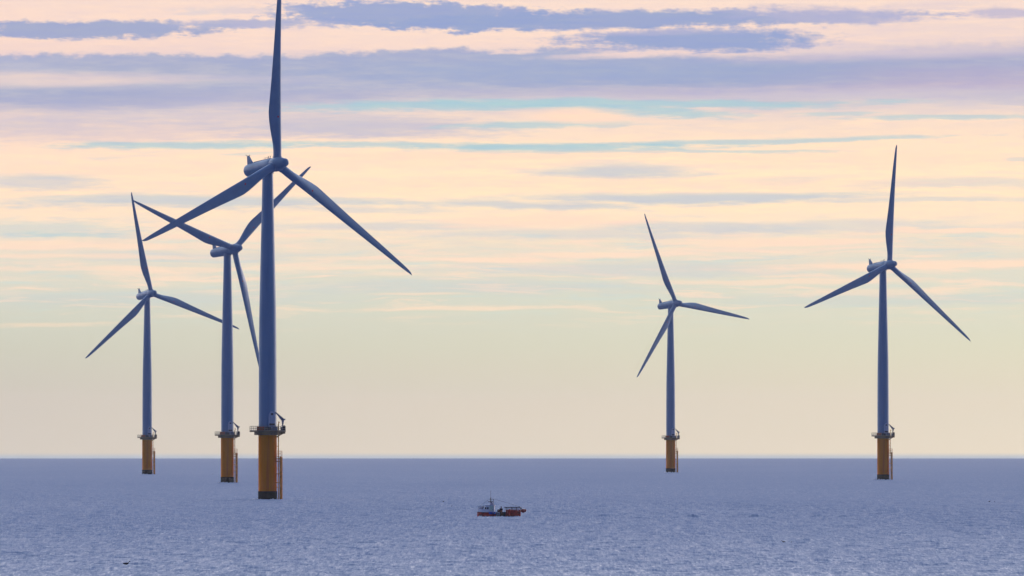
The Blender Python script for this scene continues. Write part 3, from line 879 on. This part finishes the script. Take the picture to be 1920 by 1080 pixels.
# ------------------------------------------------------------------ wash round the piles and the boat
bm = bmesh.new(); rnd = random.Random(11)
def froth(x, y, r, h):
    n = 9; z0 = sea_z(x, y)
    rings(bm, [[Vector((x + r * k * (1 + .3 * math.sin(3 * a + x)) * math.cos(a), y + .7 * r * k * math.sin(a), z0 + z)) for a in [2 * PI * i / n for i in range(n)]] for z, k in ((-.12, 1.0), (h * .6, .8), (h, .35))])
for X, Y, *_ in TUR:
    for i in range(26):
        a = rnd.uniform(0, 2 * PI); q = 2.45 + abs(rnd.gauss(0, .5))
        froth(X + q * math.cos(a), Y + q * math.sin(a), rnd.uniform(.15, .5), rnd.uniform(.08, .26))
X, Y = TUR[0][0], TUR[0][1]
for i in range(40): froth(X - rnd.uniform(2.5, 9.5), Y - 3 + rnd.gauss(0, .4), rnd.uniform(.12, .4), rnd.uniform(.05, .10))
for i in range(46):
    u_ = rnd.uniform(-4.3, 4.6); froth(BX + u_, BY - 1.75 - rnd.uniform(0, .5) + .07 * u_, rnd.uniform(.08, .26), rnd.uniform(.06, .20))
for i in range(60):
    u_ = rnd.uniform(4.6, 70); froth(BX + u_, BY - 5 + rnd.gauss(0, .6), rnd.uniform(.1, .5), rnd.uniform(.03, .09))
o = link('foam', bm, mat('foam', (.62, .66, .70), .8), None, 60); tag(o, kind='stuff')

# ------------------------------------------------------------------ birds on and over the water
M_BIRD = mat('dark_plumage', (.012, .013, .02), .6, var=.3, vscale=8)
def bird_bm(s=1.0):
    bm = bmesh.new()
    prof = [(-.26, .10, .012), (-.20, .08, .045), (-.10, .07, .085), (.02, .065, .095), (.12, .08, .08), (.17, .13, .05), (.19, .19, .038), (.215, .225, .045), (.25, .225, .035), (.27, .215, .014), (.33, .205, .006)]
    rings(bm, [[Vector((x * s, r * math.cos(2 * PI * i / 12) * s, (z + r * .8 * math.sin(2 * PI * i / 12)) * s)) for i in range(12)] for x, z, r in prof])
    return bm
def flat_point(u, v):
    """where the line of sight (u, v) meets the water"""
    a = (v - 826.9); h = CAM_H
    s = (a + math.sqrt(a * a - 4 * h * (F * F / 2 / R_E))) / (2 * h)
    d = F / s
    return (u - 960) / s, d
BIRDS = [(237, 1060, 1.35, 0, 'largest dark seabird, floating low at the bottom left of the sea'),
         (1469, 1018, .9, PI, 'dark seabird floating below and left of the rightmost turbine, bigger of a pair'),
         (1483.5, 1018, .40, .9, 'tiny dark seabird floating just right of a bigger floating seabird'),
         (1855, 941.5, .85, 0, 'dark seabird floating near the right edge, left one of two'),
         (1864.5, 941.8, .5, .6, 'small dark seabird at the right edge, just right of a bigger seabird'),
         (399, 889.5, .75, PI, 'far dark seabird floating left of the second turbine\'s yellow base'),
         (847, 950, .45, 0, 'small dark seabird floating between the flying bird and the boat')]
for u, v, s_, rz, lb in BIRDS:
    x, y = flat_point(u, v)
    o = link('seabird', bird_bm(s_ * 1.15), M_BIRD, None, 60)
    o.location = (x, y, sea_z(x, y) + .10); o.rotation_euler = (0, 0, rz)
    tag(o, lb, 'seabird', 'seabirds floating on the sea')
x, y = flat_point(831, 958)
bm = bmesh.new()
prof = [(-.22, .0, .012), (-.12, .0, .05), (.02, 0, .075), (.14, .01, .05), (.20, .02, .045), (.25, .02, .02), (.30, .015, .006)]
rings(bm, [[Vector((xx, r * math.cos(2 * PI * i / 10), zz + r * math.sin(2 * PI * i / 10))) for i in range(10)] for xx, zz, r in prof])
fb = link('flying_bird', bm, M_BIRD, None, 60)
for s_ in (-1, 1):
    bm = bmesh.new()
    st = [(0, .0, .20, .02), (.16, .11, .18, .015), (.34, .19, .12, .01), (.50, .24, .03, .005)]
    rings(bm, [[Vector((-.5 * c, s_ * yy, zz)), Vector((0, s_ * yy, zz + tt)), Vector((.5 * c, s_ * yy, zz)), Vector((0, s_ * yy, zz - tt))] for yy, zz, c, tt in st])
    link('wing', bm, M_BIRD, fb, 50)
fb.location = (x, y, sea_z(x, y) + 1.9); fb.rotation_euler = (rad(-8), rad(0), rad(70))
tag(fb, 'dark seabird flying low over the water left of the boat', 'seabird')

# ------------------------------------------------------------------ haze
bm = bmesh.new(); box(bm, -27000, 27000, -27000, 27000, -100, 150)
hz = bpy.data.materials.new('haze_air'); hz.use_nodes = True; hz.node_tree.nodes.clear()
h = NT(hz.node_tree)
pvn = h.new('ShaderNodeVolumePrincipled'); pvn.inputs['Density'].default_value = 1.35e-5; pvn.inputs['Anisotropy'].default_value = .55
pvn.inputs['Color'].default_value = (.95, .93, .92, 1)
ho = h.new('ShaderNodeOutputMaterial'); h.l.new(pvn.outputs[0], ho.inputs['Volume'])
o = link('haze', bm, hz); tag(o, kind='stuff')
